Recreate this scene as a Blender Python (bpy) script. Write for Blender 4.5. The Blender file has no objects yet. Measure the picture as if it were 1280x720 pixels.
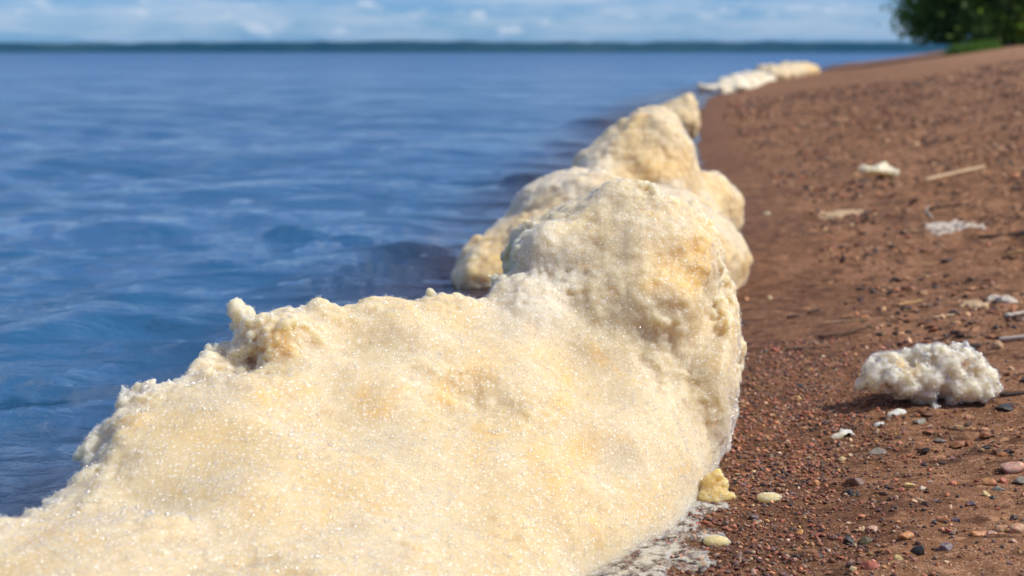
import bpy, math, random
import numpy as np
import openvdb as vdb
from mathutils import Vector, Matrix

random.seed(7)
R = np.random.RandomState(11)
sc = bpy.context.scene
C = sc.collection

# ------------------------------------------------------------------ camera
CAM = np.array([0.0, 0.0, 0.60])
FPX = 1778.0
PITCH = math.atan(294.0 / FPX)
cd = bpy.data.cameras.new('camera'); cam = bpy.data.objects.new('camera', cd); C.objects.link(cam)
cam.location = CAM; cam.rotation_euler = (math.pi / 2 - PITCH, 0, 0)
cd.sensor_width = 36; cd.lens = 50; cd.clip_start = 0.05; cd.clip_end = 40000
cd.dof.use_dof = True; cd.dof.focus_distance = 1.82; cd.dof.aperture_fstop = 5.0; cd.dof.aperture_blades = 0
sc.camera = cam

# ------------------------------------------------------------------ sky, sun, exposure
SUN_EL, SUN_AZ = math.radians(50), math.radians(97)      # azimuth clockwise from the view direction (+Y)
w = bpy.data.worlds.new('World'); sc.world = w; w.use_nodes = True
nt = w.node_tree; nt.nodes.clear(); L = nt.links.new
out = nt.nodes.new('ShaderNodeOutputWorld'); bg = nt.nodes.new('ShaderNodeBackground')
sky = nt.nodes.new('ShaderNodeTexSky'); sky.sky_type = 'NISHITA'; sky.sun_disc = False
sky.sun_elevation = SUN_EL; sky.sun_rotation = SUN_AZ
sky.altitude = 0; sky.air_density = 1.0; sky.dust_density = 0.0; sky.ozone_density = 5.0
tc = nt.nodes.new('ShaderNodeTexCoord')
# clouds: a flat layer seen in perspective, so that it bunches up towards the horizon
sep = nt.nodes.new('ShaderNodeSeparateXYZ'); L(tc.outputs['Generated'], sep.inputs[0])
def wm(op, a, b=None, c=None):
    n = nt.nodes.new('ShaderNodeMath'); n.operation = op
    for i, v in enumerate((a, b, c)):
        if v is None: continue
        if isinstance(v, (int, float)): n.inputs[i].default_value = v
        else: L(v, n.inputs[i])
    return n.outputs[0]
zc = wm('ADD', wm('MAXIMUM', sep.outputs[2], 0.0), 0.10)
comb = nt.nodes.new('ShaderNodeCombineXYZ')
L(wm('DIVIDE', sep.outputs[0], zc), comb.inputs[0]); L(wm('DIVIDE', sep.outputs[1], zc), comb.inputs[1])
def wnoise(vec, scale, detail, rough):
    n = nt.nodes.new('ShaderNodeTexNoise'); n.inputs['Scale'].default_value = scale
    n.inputs['Detail'].default_value = detail; n.inputs['Roughness'].default_value = rough
    L(vec, n.inputs['Vector']); return n.outputs['Fac']
c1 = wnoise(comb.outputs[0], 1.5, 7, 0.62)
mp = nt.nodes.new('ShaderNodeMapping'); L(tc.outputs['Generated'], mp.inputs[0]); mp.inputs['Scale'].default_value = (9, 9, 60)
mp.inputs['Location'].default_value = (2.3, 0.4, 0.2)
c2 = wnoise(mp.outputs[0], 1.0, 5, 0.55)
mp2 = nt.nodes.new('ShaderNodeMapping'); L(tc.outputs['Generated'], mp2.inputs[0]); mp2.inputs['Scale'].default_value = (22, 22, 60)
c3 = wnoise(mp2.outputs[0], 1.6, 4, 0.5)
def wramp(fac, a, b):
    n = nt.nodes.new('ShaderNodeMapRange'); n.interpolation_type = 'SMOOTHSTEP'
    n.inputs['From Min'].default_value = a; n.inputs['From Max'].default_value = b; L(fac, n.inputs['Value']); return n.outputs[0]
low = wm('SUBTRACT', 1.0, wramp(sep.outputs[2], 0.05, 0.22))
streak = wm('MULTIPLY', wm('MULTIPLY', wramp(c2, 0.42, 0.70), low), 0.42)
puff = wm('MULTIPLY', wm('MULTIPLY', wramp(c3, 0.50, 0.74), low), 0.7)
high = wm('MULTIPLY', wramp(c1, 0.42, 0.64), 0.72)
cf = wm('MAXIMUM', wm('MAXIMUM', streak, puff), wm('MULTIPLY', high, wm('SUBTRACT', 1.0, wm('MULTIPLY', low, 0.5))))
tint = nt.nodes.new('ShaderNodeMix'); tint.data_type = 'RGBA'; tint.blend_type = 'MULTIPLY'; tint.inputs[0].default_value = 1
L(sky.outputs[0], tint.inputs[6]); tint.inputs[7].default_value = (0.41, 0.66, 1.14, 1)
cm = nt.nodes.new('ShaderNodeMix'); cm.data_type = 'RGBA'; L(cf, cm.inputs[0]); L(tint.outputs[2], cm.inputs[6])
cm.inputs[7].default_value = (8.2, 8.6, 9.2, 1)
L(cm.outputs[2], bg.inputs[0]); bg.inputs[1].default_value = 0.100
L(bg.outputs[0], out.inputs[0])

sd = bpy.data.lights.new('sun', 'SUN'); sd.energy = 4.3; sd.angle = math.radians(0.53); sd.color = (1.0, 0.93, 0.82)
sun = bpy.data.objects.new('sun', sd); C.objects.link(sun)
sdir = Vector((math.sin(SUN_AZ) * math.cos(SUN_EL), math.cos(SUN_AZ) * math.cos(SUN_EL), math.sin(SUN_EL)))
sun.rotation_euler = sdir.to_track_quat('Z', 'Y').to_euler(); sun.location = (5, -5, 8)

sc.view_settings.view_transform = 'Standard'; sc.view_settings.look = 'None'
sc.view_settings.exposure = 0.0; sc.view_settings.gamma = 1.0; sc.view_settings.use_curve_mapping = False
sc.cycles.use_denoising = True
sc.cycles.max_bounces = 6; sc.cycles.diffuse_bounces = 3; sc.cycles.glossy_bounces = 3
sc.cycles.transmission_bounces = 3; sc.cycles.transparent_max_bounces = 12; sc.cycles.volume_bounces = 0
sc.cycles.sample_clamp_indirect = 4.0
sc.cycles.caustics_reflective = False; sc.cycles.caustics_refractive = False

# ------------------------------------------------------------------ numeric helpers
def ray(px, py):
    u = (px - 640) / FPX; v = -(py - 360) / FPX
    d = np.array([u, math.cos(PITCH) + v * math.sin(PITCH), -math.sin(PITCH) + v * math.cos(PITCH)])
    return d / d[1]
def at(px, py, D): return CAM + ray(px, py) * D            # a point on the view ray, D metres ahead

TAB = R.rand(64, 64, 64).astype(np.float32)
def vnoise(x, y, z, seed=0):
    """smooth value noise in 0..1 (lattice period 64)"""
    x = x + seed * 17.31; y = y + seed * 9.73; z = z + seed * 5.17
    xi = np.floor(x).astype(np.int64); yi = np.floor(y).astype(np.int64); zi = np.floor(z).astype(np.int64)
    fx = (x - xi).astype(np.float32); fy = (y - yi).astype(np.float32); fz = (z - zi).astype(np.float32)
    fx = fx * fx * (3 - 2 * fx); fy = fy * fy * (3 - 2 * fy); fz = fz * fz * (3 - 2 * fz)
    x0 = xi & 63; x1 = (xi + 1) & 63; y0 = yi & 63; y1 = (yi + 1) & 63; z0 = zi & 63; z1 = (zi + 1) & 63
    a = TAB[x0, y0, z0] * (1 - fx) + TAB[x1, y0, z0] * fx
    b = TAB[x0, y1, z0] * (1 - fx) + TAB[x1, y1, z0] * fx
    c = TAB[x0, y0, z1] * (1 - fx) + TAB[x1, y0, z1] * fx
    d = TAB[x0, y1, z1] * (1 - fx) + TAB[x1, y1, z1] * fx
    return (a * (1 - fy) + b * fy) * (1 - fz) + (c * (1 - fy) + d * fy) * fz
def fbm(x, y, z, lam, octs=3, seed=0):
    s = 0; a = 1; t = 0
    for o in range(octs):
        k = (2.03 ** o) / lam
        s = s + a * (vnoise(x * k, y * k, z * k, seed + o) * 2 - 1); t += a; a *= 0.5
    return s / t
def lumps(x, y, z, lam, seed=0):
    """rounded bumps with sharp creases: distance to the nearest jittered cell point, 1 at a bump's middle"""
    x = x / lam + seed * 3.7; y = y / lam + seed * 1.9; z = z / lam + seed * 7.1
    xi = np.floor(x).astype(np.int64); yi = np.floor(y).astype(np.int64); zi = np.floor(z).astype(np.int64)
    best = np.full(x.shape, 9.0, np.float32)
    for dx in (-1, 0, 1):
        for dy in (-1, 0, 1):
            for dz in (-1, 0, 1):
                a, b, c = xi + dx, yi + dy, zi + dz
                a6, b6, c6 = a & 63, b & 63, c & 63
                qx = a + 0.15 + 0.7 * TAB[a6, b6, c6] - x
                qy = b + 0.15 + 0.7 * TAB[b6, c6, a6] - y
                qz = c + 0.15 + 0.7 * TAB[c6, a6, b6] - z
                best = np.minimum(best, (qx * qx + qy * qy + qz * qz).astype(np.float32))
    return 1 - np.minimum(best, 1.0)
def sstep(a, b, x):
    t = np.clip((x - a) / (b - a), 0, 1); return t * t * (3 - 2 * t)

# shoreline x as a smooth function of the distance y
_sy = np.array([-4, 0, 1.0, 1.6, 2.0, 2.5, 3.5, 5, 8, 13.5, 19.7, 30, 41, 62, 90, 140, 220, 400, 900, 7000.])
_sx = np.array([-1.0, -.30, -.06, .12, .27, .38, .52, .72, 1.05, 1.67, 2.66, 5.1, 8.3, 13.6, 21, 48, 140, 500, 2600, 30000.])
_ty = np.log(_sy + 6); _q = np.linspace(_ty[0], _ty[-1], 1200); _v = np.interp(_q, _ty, _sx)
_k = np.hanning(31); _k /= _k.sum(); _vs = np.convolve(np.pad(_v, 15, 'edge'), _k, 'valid')
def shore_x(y): return np.interp(np.log(np.maximum(y, -5.5) + 6), _q, _vs)
def inland(x, y):
    s = shore_x(y); g = (shore_x(y + 0.05) - shore_x(y - 0.05)) / 0.1
    return (x - s) / np.sqrt(1 + g * g)
def beach_z(x, y):
    d = inland(x, y)
    up = 0.055 * d + 0.028 * d * d
    top = 1.10
    z = np.where(d > 0, top * (1 - np.exp(-np.minimum(np.abs(up), 50) / top)), np.maximum(0.085 * d, -3.0))
    far = np.maximum(y, 1.0)
    r = fbm(x, y * 1.4, 0 * x, 0.11, 3, 1) * 0.011 * sstep(0.02, 0.5, d) * (far < 14)
    r = r + (lumps(x, y * 0.6, 0 * x, 0.055, 2) - 0.6) * 0.013 * sstep(0.30, 0.9, d) * sstep(.42, .66, vnoise(x * 1.7, y * 2.3, 0 * x, 15)) * (far < 16)
    r = r + (lumps(x, y * 0.5, 0 * x, 0.22, 3) - 0.6) * 0.020 * sstep(0.7, 1.5, d) * sstep(2.6, 4, far)
    r = r + fbm(x, y, 0 * x, 0.035, 2, 4) * 0.006 * (far < 8)
    big = fbm(x, y, 0 * x, 0.75, 2, 6) * 0.022 * sstep(0.4, 1.6, d)
    wrack = sstep(0.55, 0.8, d) * (1 - sstep(1.3, 1.8, d)) * (np.abs(fbm(x, y * 2.2, 0 * x, 0.05, 2, 9))) * 0.030 * (far < 14)
    swash = np.exp(-((d - 0.30) / 0.07) ** 2) * 0.004
    return z + r + big + wrack + swash
def gz(x, y): return float(beach_z(np.array([float(x)]), np.array([float(y)]))[0])
def ground(px, py):
    """where the view ray through a picture point meets the beach"""
    r = ray(px, py); D = np.geomspace(0.8, 300, 6000)
    P = CAM[:, None] + r[:, None] * D
    h = P[2] - beach_z(P[0], P[1]); i = np.argmax(h < 0)
    if h[i] >= 0: i = len(D) - 1
    return P[:, i]

def new_mesh(name, co, faces, smooth=True):
    """faces: (n,3) or (n,4) array"""
    me = bpy.data.meshes.new(name); co = np.ascontiguousarray(co, np.float32); faces = np.ascontiguousarray(faces, np.int32)
    n, k = faces.shape
    me.vertices.add(len(co)); me.vertices.foreach_set('co', co.ravel())
    me.loops.add(n * k); me.loops.foreach_set('vertex_index', faces.ravel())
    me.polygons.add(n); me.polygons.foreach_set('loop_start', np.arange(0, n * k, k, dtype=np.int32))
    me.update(calc_edges=True)
    me.polygons.foreach_set('use_smooth', np.full(n, smooth, bool)); me.update()
    return me
def attr(me, name, vals, kind='FLOAT'):
    a = me.attributes.new(name, kind, 'POINT')
    if kind == 'FLOAT': a.data.foreach_set('value', np.asarray(vals, np.float32).ravel())
    else: a.data.foreach_set('color', np.asarray(vals, np.float32).ravel())
def link(name, me, mat=None, parent=None, loc=None):
    o = bpy.data.objects.new(name, me); C.objects.link(o)
    if mat and not me.materials: me.materials.append(mat)
    if parent: o.parent = parent
    if loc is not None: o.location = loc
    return o
def tag(o, label=None, cat=None, group=None, kind=None):
    if label: o['label'] = label
    if cat: o['category'] = cat
    if group: o['group'] = group
    if kind: o['kind'] = kind
    return o
def empty(name, loc=(0, 0, 0), rz=0):
    o = bpy.data.objects.new(name, None); C.objects.link(o); o.location = loc; o.rotation_euler = (0, 0, rz); o.empty_display_size = 0.02
    return o
def grid_faces(nr, nc):
    i = np.arange(nr * nc).reshape(nr, nc)
    return np.stack([i[:-1, :-1], i[:-1, 1:], i[1:, 1:], i[1:, :-1]], -1).reshape(-1, 4)

# ------------------------------------------------------------------ materials
class M:
    def __init__(s, name):
        s.m = bpy.data.materials.new(name); s.m.use_nodes = True; s.t = s.m.node_tree
        s.p = s.t.nodes['Principled BSDF']; s.o = s.t.nodes['Material Output']
        s.tc = s.t.nodes.new('ShaderNodeTexCoord')
    def n(s, t, **kw):
        x = s.t.nodes.new(t)
        for k, v in kw.items(): setattr(x, k, v)
        return x
    def put(s, sock, v):
        if isinstance(v, bpy.types.NodeSocket): s.t.links.new(v, sock)
        else: sock.default_value = v
    def vec(s, scale=(1, 1, 1), loc=(0, 0, 0), src='Object'):
        x = s.n('ShaderNodeMapping'); s.put(x.inputs[0], s.tc.outputs[src]); x.inputs['Scale'].default_value = scale; x.inputs['Location'].default_value = loc
        return x.outputs[0]
    def noise(s, scale, detail=4, rough=0.55, vec=None, dist=0.0):
        x = s.n('ShaderNodeTexNoise'); s.put(x.inputs['Vector'], vec or s.tc.outputs['Object'])
        x.inputs['Scale'].default_value = scale; x.inputs['Detail'].default_value = detail; x.inputs['Roughness'].default_value = rough
        x.inputs['Distortion'].default_value = dist
        return x.outputs['Fac']
    def voro(s, scale, vec=None, feature='F1', out='Distance', rand=1.0):
        x = s.n('ShaderNodeTexVoronoi', feature=feature); s.put(x.inputs['Vector'], vec or s.tc.outputs['Object'])
        x.inputs['Scale'].default_value = scale; x.inputs['Randomness'].default_value = rand
        return x.outputs[out]
    def ramp(s, f, a, b, lo=0.0, hi=1.0):
        x = s.n('ShaderNodeMapRange', interpolation_type='SMOOTHSTEP'); s.put(x.inputs['Value'], f)
        x.inputs['From Min'].default_value = a; x.inputs['From Max'].default_value = b
        x.inputs['To Min'].default_value = lo; x.inputs['To Max'].default_value = hi
        return x.outputs[0]
    def mix(s, f, a, b, blend='MIX'):
        x = s.n('ShaderNodeMix', data_type='RGBA', blend_type=blend)
        s.put(x.inputs[0], f)
        s.put(x.inputs[6], (*a, 1) if isinstance(a, tuple) and len(a) == 3 else a)
        s.put(x.inputs[7], (*b, 1) if isinstance(b, tuple) and len(b) == 3 else b)
        return x.outputs[2]
    def math(s, op, a, b=None):
        x = s.n('ShaderNodeMath', operation=op); s.put(x.inputs[0], a)
        if b is not None: s.put(x.inputs[1], b)
        return x.outputs[0]
    def attr(s, name, out='Fac'):
        x = s.n('ShaderNodeAttribute', attribute_name=name); return x.outputs[out]
    def bump(s, h, strength, dist, prev=None):
        x = s.n('ShaderNodeBump'); s.put(x.inputs['Height'], h); x.inputs['Strength'].default_value = strength; x.inputs['Distance'].default_value = dist
        if prev is not None: s.put(x.inputs['Normal'], prev)
        return x.outputs[0]
    def set(s, **kw):
        for k, v in kw.items():
            if k == 'Base': k = 'Base Color'
            k = k.replace('_', ' ')
            if isinstance(v, tuple) and len(v) == 3 and k == 'Base Color': v = (*v, 1)
            s.put(s.p.inputs[k], v)
        return s

def foam_mat(name, whiteness=0.0, bubble=False):
    m = M(name); src = 'Object'
    big = m.noise(6.5, 3, 0.5); mid = m.noise(17, 3, 0.5, vec=m.vec((1, 1, 1.3), (3, 1, 2)), dist=0.4); sml = m.noise(55, 3, 0.6)
    cream = m.mix(m.ramp(big, 0.38, 0.64), (0.67, 0.545, 0.33), (0.67, 0.51, 0.26))
    white = m.mix(m.ramp(m.noise(9, 4, 0.6, vec=m.vec(loc=(7, 7, 7))), 0.46 - whiteness * 0.2, 0.66 - whiteness * 0.2, 0, 0.7), cream, (0.69, 0.58, 0.39) if whiteness < .5 else (.87, .80, .61))
    yel = m.mix(m.ramp(mid, 0.57 + whiteness * 0.10, 0.72 + whiteness * 0.06, 0, 0.6), white, (0.76, 0.485, 0.16))
    col = m.mix(m.ramp(sml, 0.30, 0.75, 0.0, 0.35), yel, (0.71, 0.60, 0.40))
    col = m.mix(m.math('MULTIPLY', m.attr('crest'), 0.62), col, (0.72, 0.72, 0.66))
    col = m.mix(m.math('MULTIPLY', m.attr('gold'), 0.60), col, (0.77, 0.48, 0.13))
    # pale round bubbles of several sizes, sparkle put in their colour, over darker film
    for sc_, th, lo_, hi_, off_v in ((150, .66, .16, .34, (0, 0, 0)), (260, .50, .18, .40, (4, 2, 1)), (95, .84, .10, .26, (1, 5, 3))):
        vv = m.vec(loc=off_v); dist_ = m.voro(sc_, vec=vv); cc = m.voro(sc_, vec=vv, out='Color'); ds = m.n('ShaderNodeSeparateColor'); m.put(ds.inputs[0], cc)
        dot = m.math('MULTIPLY', m.ramp(dist_, lo_, hi_, 1.0, 0.0), m.ramp(ds.outputs[0], th, th + .12, 0, .75))
        col = m.mix(dot, col, (0.93, 0.88, 0.76))
    col = m.mix(m.ramp(m.noise(170, 2, 0.5, vec=m.vec(loc=(9, 9, 9))), 0.50, 0.68, 0, 0.25), col, (0.58, 0.43, 0.24))
    m.set(Base=col)
    if bubble:
        # a thin wet film: mostly see-through, with sharp glints
        m.set(Roughness=0.25)
        tr = m.n('ShaderNodeBsdfTransparent'); gl = m.n('ShaderNodeBsdfGlossy'); gl.inputs['Roughness'].default_value = 0.13; gl.inputs[0].default_value = (1, .97, .92, 1)
        fr = m.n('ShaderNodeFresnel'); fr.inputs['IOR'].default_value = 1.4; ge = m.n('ShaderNodeNewGeometry')
        front = m.math('SUBTRACT', 1.0, ge.outputs['Backfacing'])
        a = m.n('ShaderNodeMixShader'); m.put(a.inputs[0], m.math('MULTIPLY', front, 0.05)); m.put(a.inputs[1], tr.outputs[0]); m.put(a.inputs[2], m.p.outputs[0])
        c = m.n('ShaderNodeMixShader'); m.put(c.inputs[0], m.math('MULTIPLY', m.math('MINIMUM', m.math('ADD', fr.outputs[0], 0.10), 0.16), front)); m.put(c.inputs[1], a.outputs[0]); m.put(c.inputs[2], gl.outputs[0])
        m.put(m.o.inputs[0], c.outputs[0])
    else:
        cell = m.voro(330, feature='SMOOTH_F1'); cell2 = m.voro(140, feature='F1'); fine = m.noise(520, 2, 0.6)
        b = m.bump(cell2, 0.30, -0.0014)
        b = m.bump(cell, 0.75, -0.0012, b)
        b = m.bump(fine, 0.35, 0.0006, b)
        m.set(Roughness=0.55, IOR=1.33, Normal=b, Subsurface_Weight=0.92, Subsurface_Radius=(1.0, 0.84, 0.55), Subsurface_Scale=0.05)
    return m.m

F_MAT, F_BUB = foam_mat('foam'), foam_mat('foam_bubble', bubble=True)
W_MAT, W_BUB = foam_mat('white_foam', 1.2), foam_mat('white_foam_bubble', 1.2, True)

# sand
m = M('sand')
d_in = m.attr('inland')
g1 = m.noise(2.2, 4, 0.6); g2 = m.noise(13, 4, 0.6, vec=m.vec((1, 0.55, 1))); g3 = m.noise(120, 3, 0.6)
col = m.mix(m.ramp(g2, 0.32, 0.68), (0.180, 0.082, 0.039), (0.33, 0.158, 0.074))
col = m.mix(m.ramp(g1, 0.40, 0.66, 0, 0.5), col, (0.42, 0.215, 0.105))
col = m.mix(m.ramp(d_in, 1.3, 5.5, 0, 0.75), col, (0.52, 0.285, 0.155))
cellc = m.voro(420, out='Color'); sepc = m.n('ShaderNodeSeparateColor'); m.put(sepc.inputs[0], cellc)
col = m.mix(m.ramp(sepc.outputs[0], 0.0, 1.0, 0.35, 0.0), col, (0.05, 0.03, 0.025))
col = m.mix(m.ramp(sepc.outputs[1], 0.80, 0.97, 0, 0.6), col, (0.62, 0.42, 0.30))
col = m.mix(m.ramp(g3, 0.45, 0.7, 0, 0.35), col, (0.10, 0.055, 0.035))
mott = m.noise(26, 2, 0.5, vec=m.vec((0.6, 1, 1))); mo2 = m.noise(9, 5, 0.7, vec=m.vec((0.5, 1.3, 1), (2, 2, 0)))
col = m.mix(m.ramp(mott, 0.53, 0.66, 0, 0.8), col, (0.075, 0.036, 0.020))  # dark debris patches, with the shade under crumbs put into the colour
mo3 = m.noise(44, 2, 0.5, vec=m.vec((0.7, 1, 1), (5, 1, 0))); col = m.mix(m.ramp(mo3, 0.58, 0.70, 0, 0.8), col, (0.50, 0.27, 0.15))
mo4 = m.noise(3.0, 5, 0.75, vec=m.vec((0.4, 1, 1), (1, 4, 0))); col = m.mix(m.ramp(mo4, 0.50, 0.68, 0, 0.6), col, (0.13, 0.062, 0.035))
col = m.mix(m.math('MULTIPLY', m.ramp(mo2, 0.56, 0.70, 0, 0.55), m.ramp(d_in, 0.35, 0.8)), col, (0.48, 0.29, 0.17))
# damp sand by the water is darker and a little glossy
damp = m.ramp(d_in, 0.03, 0.45, 1.0, 0.0)
col = m.mix(m.math('MULTIPLY', damp, 0.42), col, (0.085, 0.036, 0.018))
b = m.bump(mott, 0.8, 0.012); b = m.bump(m.noise(90, 5, 0.65), 0.8, 0.006, b); b = m.bump(m.voro(420), 0.6, -0.0016, b)
m.set(Base=col, Roughness=m.ramp(damp, 0, 1, 0.95, 0.75), IOR=1.4, Normal=b)
m.p.inputs['Specular IOR Level'].default_value = 0.15
SAND = m.m

# water
m = M('water')
off = m.attr('offshore'); far = m.attr('far')
base = m.mix(m.ramp(off, 0.5, 1.25), (0.036, 0.016, 0.009), (0.028, 0.115, 0.240))  # offshore base colour carries some of the sky's reflected blue
r1 = m.noise(11, 5, 0.6, vec=m.vec((0.55, 1.0, 1)), dist=0.1)
r2 = m.noise(2.2, 4, 0.6, vec=m.vec((0.45, 1.0, 1)), dist=0.1)
r3 = m.noise(0.45, 4, 0.6, vec=m.vec((0.4, 1.0, 1)))
r4 = m.noise(0.05, 4, 0.6, vec=m.vec((0.3, 1.0, 1)))
bb = m.bump(r4, 0.8, 3.0); bb = m.bump(r3, 0.8, 0.50, bb); bb = m.bump(r2, 0.8, 0.09, bb); bb = m.bump(r1, 1.0, 0.022, bb)
m.set(Base=base, IOR=1.333, Normal=bb, Roughness=m.ramp(far, 0.0, 1.0, 0.045, 0.30))
WATER = m.m

# pebbles: colour carried by each grain
m = M('pebble')
c = m.attr('tone', 'Color'); v = m.noise(220, 3, 0.6); v2 = m.voro(300, out='Color')
col = m.mix(m.ramp(v, 0.35, 0.7, 0, 0.5), c, m.mix(1.0, c, (0.5, 0.45, 0.42), 'MULTIPLY'))
col = m.mix(0.18, col, v2, 'OVERLAY')
m.set(Base=col, Roughness=0.55, Normal=m.bump(v, 0.5, 0.001)); PEB = m.m

def simple(name, c1, c2, scale, rough=0.8, stretch=(1, 1, 1), bump=0.001):
    m = M(name); n = m.noise(scale, 5, 0.65, vec=m.vec(stretch)); n2 = m.noise(scale * 3.1, 3, 0.6, vec=m.vec(stretch))
    col = m.mix(m.ramp(n, 0.35, 0.66), c1, c2)
    col = m.mix(m.ramp(n2, 0.4, 0.7, 0, 0.3), col, tuple(x * 0.45 for x in c1))
    m.set(Base=col, Roughness=rough, Normal=m.bump(n2, 0.7, bump)); return m.m
STRAW = simple('straw', (0.50, 0.33, 0.17), (0.66, 0.48, 0.28), 60, 0.7, (1, 14, 14))
PALE = simple('weathered_wood', (0.52, 0.43, 0.33), (0.70, 0.62, 0.52), 60, 0.75, (1, 12, 12))
YELW = simple('yellow_wood', (0.52, 0.29, 0.08), (0.62, 0.42, 0.18), 70, 0.7, (1, 12, 12))
BARK = simple('bark', (0.10, 0.055, 0.032), (0.19, 0.105, 0.06), 50, 0.9, (1, 8, 8))
DARK = simple('dark_twig', (0.030, 0.020, 0.015), (0.075, 0.045, 0.03), 60, 0.85, (1, 8, 8))
TRUNK = simple('tree_bark', (0.07, 0.05, 0.035), (0.16, 0.12, 0.09), 6, 0.9, (1, 1, 0.25), 0.03)
def leaf_mat(name, a, b, rim):
    m = M(name); t = m.attr('tone', 'Color'); n = m.noise(0.9, 3, 0.6); s = m.n('ShaderNodeSeparateColor'); m.put(s.inputs[0], t)
    col = m.mix(m.ramp(n, 0.35, 0.65), a, b); col = m.mix(m.ramp(s.outputs[0], 0.6, 1.0, 0, 0.8), col, rim)
    m.set(Base=col, Roughness=0.5); tl = m.n('ShaderNodeBsdfTranslucent'); m.put(tl.inputs[0], m.mix(1.0, col, (1.6, 1.9, .8), 'MULTIPLY'))
    x = m.n('ShaderNodeMixShader'); x.inputs[0].default_value = .4; m.put(x.inputs[1], m.p.outputs[0]); m.put(x.inputs[2], tl.outputs[0]); m.put(m.o.inputs[0], x.outputs[0]); return m.m
LEAF1 = leaf_mat('leaf_dark', (0.055, 0.110, 0.012), (0.120, 0.200, 0.024), (0.22, 0.30, 0.05))
LEAF2 = leaf_mat('leaf_light', (0.09, 0.15, 0.020), (0.14, 0.21, 0.03), (0.22, 0.26, 0.05))
GRASS = leaf_mat('grass_blade', (0.045, 0.110, 0.015), (0.08, 0.16, 0.025), (0.16, 0.22, 0.05))
FOREST = simple('far_foliage', (0.020, 0.045, 0.018), (0.045, 0.075, 0.030), 0.012, 0.9, (1, 1, 1), 0.5)

# ------------------------------------------------------------------ beach: one sheet from under the water to the horizon
ys = np.concatenate([np.linspace(-5, 0.9, 24)[:-1], np.geomspace(1.9, 26.0, 760) - 1.0, np.geomspace(26.3, 9000, 150)[1:]])
us = np.concatenate([np.geomspace(9, 0.17, 40) * -1, np.linspace(-0.155, 0.245, 470), np.geomspace(0.255, 9, 50)])
Y = np.repeat(ys[:, None], len(us), 1)
X = us[None, :] * (Y + 1.0 + 6.0 * np.exp(-np.maximum(Y, 0))) * np.where(np.abs(us) < 0.25, 1, 1)[None, :] + 0.13 * (Y > -9) * np.minimum(np.maximum(Y, 0) + 1, 1e9)
X = X.astype(float)
Z = beach_z(X.ravel(), Y.ravel()).reshape(X.shape)
me = new_mesh('sand_beach', np.stack([X, Y, Z], -1).reshape(-1, 3), grid_faces(*X.shape)); attr(me, 'inland', inland(X.ravel(), Y.ravel()))
tag(link('sand_beach', me, SAND), 'reddish brown sand beach curving away along the lake', kind='structure')

# ------------------------------------------------------------------ lake
ys = np.concatenate([np.linspace(-5, 0.7, 14)[:-1], np.geomspace(1.7, 61, 620) - 1.0, np.geomspace(61, 5600, 110)[1:]])
us = np.concatenate([-np.geomspace(8, 0.50, 40), np.linspace(-0.49, 0.24, 400), np.geomspace(0.25, 8, 40)])
Y = np.repeat(ys[:, None], len(us), 1); X = us[None, :] * (np.maximum(Y, 0) + 1.2)
x, y = X.ravel(), Y.ravel(); zo = 0 * x
off_ = -inland(x, y)
row = np.maximum(0.0085 * (y + 1), 0.005)
z = 0 * x
wr = np.random.RandomState(5)
for lam, amp, nn in ((0.13, .0013, 6), (0.22, .0032, 6), (0.42, .0052, 6), (0.8, .0060, 6), (1.5, .0065, 5), (3.2, .010, 4)):
    ok = 1 - sstep(0.15, 0.4, row / lam)
    nz = [vnoise(x / (lam * 6), y / (lam * 6), zo, 30 + q) for q in range(3)]
    for k in range(nn):
        th = math.radians(wr.uniform(-155, -45) if k % 2 else wr.uniform(-60, 10)); kk = 2 * math.pi / (lam * wr.uniform(0.75, 1.3))
        ph = wr.uniform(0, 6.28) + 1.3 * (nz[k % 3] - .5)
        am = amp * (0.35 + 1.3 * nz[(k + 1) % 3])
        s = np.sin(kk * (x * math.cos(th) + y * math.sin(th)) + ph)
        z += ok * am * (s + 0.25 * s * s) * 0.5
z *= sstep(-0.05, 0.45, off_) * 0.9 + 0.1
# small lapping wavelets running in to the shore
def wavelet(cx, cy, length, height, ang, width=0.055):
    dx, dy = x - cx, y - cy; c, s = math.cos(ang), math.sin(ang)
    u = dx * c + dy * s; v = -dx * s + dy * c
    v = v + 0.05 * np.sin(u * 5 + cx * 9) + 0.035 * fbm(x, y, zo, 0.22, 2, 13)
    prof = np.where(v < 0, np.exp(-(v / (width * 0.7)) ** 2), np.exp(-(v / (width * 2.6)) ** 2))
    return height * prof * np.exp(-(np.abs(u) / length) ** 2.6)
for px, py, ln, hh, an in ((365, 298, 0.10, 0.024, 2), (430, 306, 0.12, 0.014, 8), (518, 336, 0.09, 0.030, 4), (470, 350, 0.11, 0.018, 10), (410, 366, 0.16, 0.014, 16), (655, 238, 0.11, 0.042, 4), (600, 236, 0.16, 0.022, 2), (520, 228, 0.20, 0.012, 0), (545, 345, .10, .014, 0),
                           (705, 192, 0.18, 0.026, 4), (745, 156, 0.3, 0.036, 4), (270, 448, 0.22, 0.014, 6), (240, 425, 0.3, 0.010, 4), (120, 395, 0.4, 0.012, 3), (60, 505, 0.3, 0.008, 2), (390, 372, .2, .012, 6)):
    r = ray(px, py); D = -CAM[2] / r[2]; z += wavelet(r[0] * D, r[1] * D, ln, hh * 1.3, math.radians(an), 0.010 + 0.0028 * D)
me = new_mesh('lake_water', np.stack([x, y, z], -1), grid_faces(*X.shape)); attr(me, 'offshore', off_); attr(me, 'far', np.clip(np.log(np.maximum(y, 1) / 4) / 4.5, 0, 1))
tag(link('lake_water', me, WATER), 'rippled blue lake water, brown where it laps the shore', kind='structure')

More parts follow.
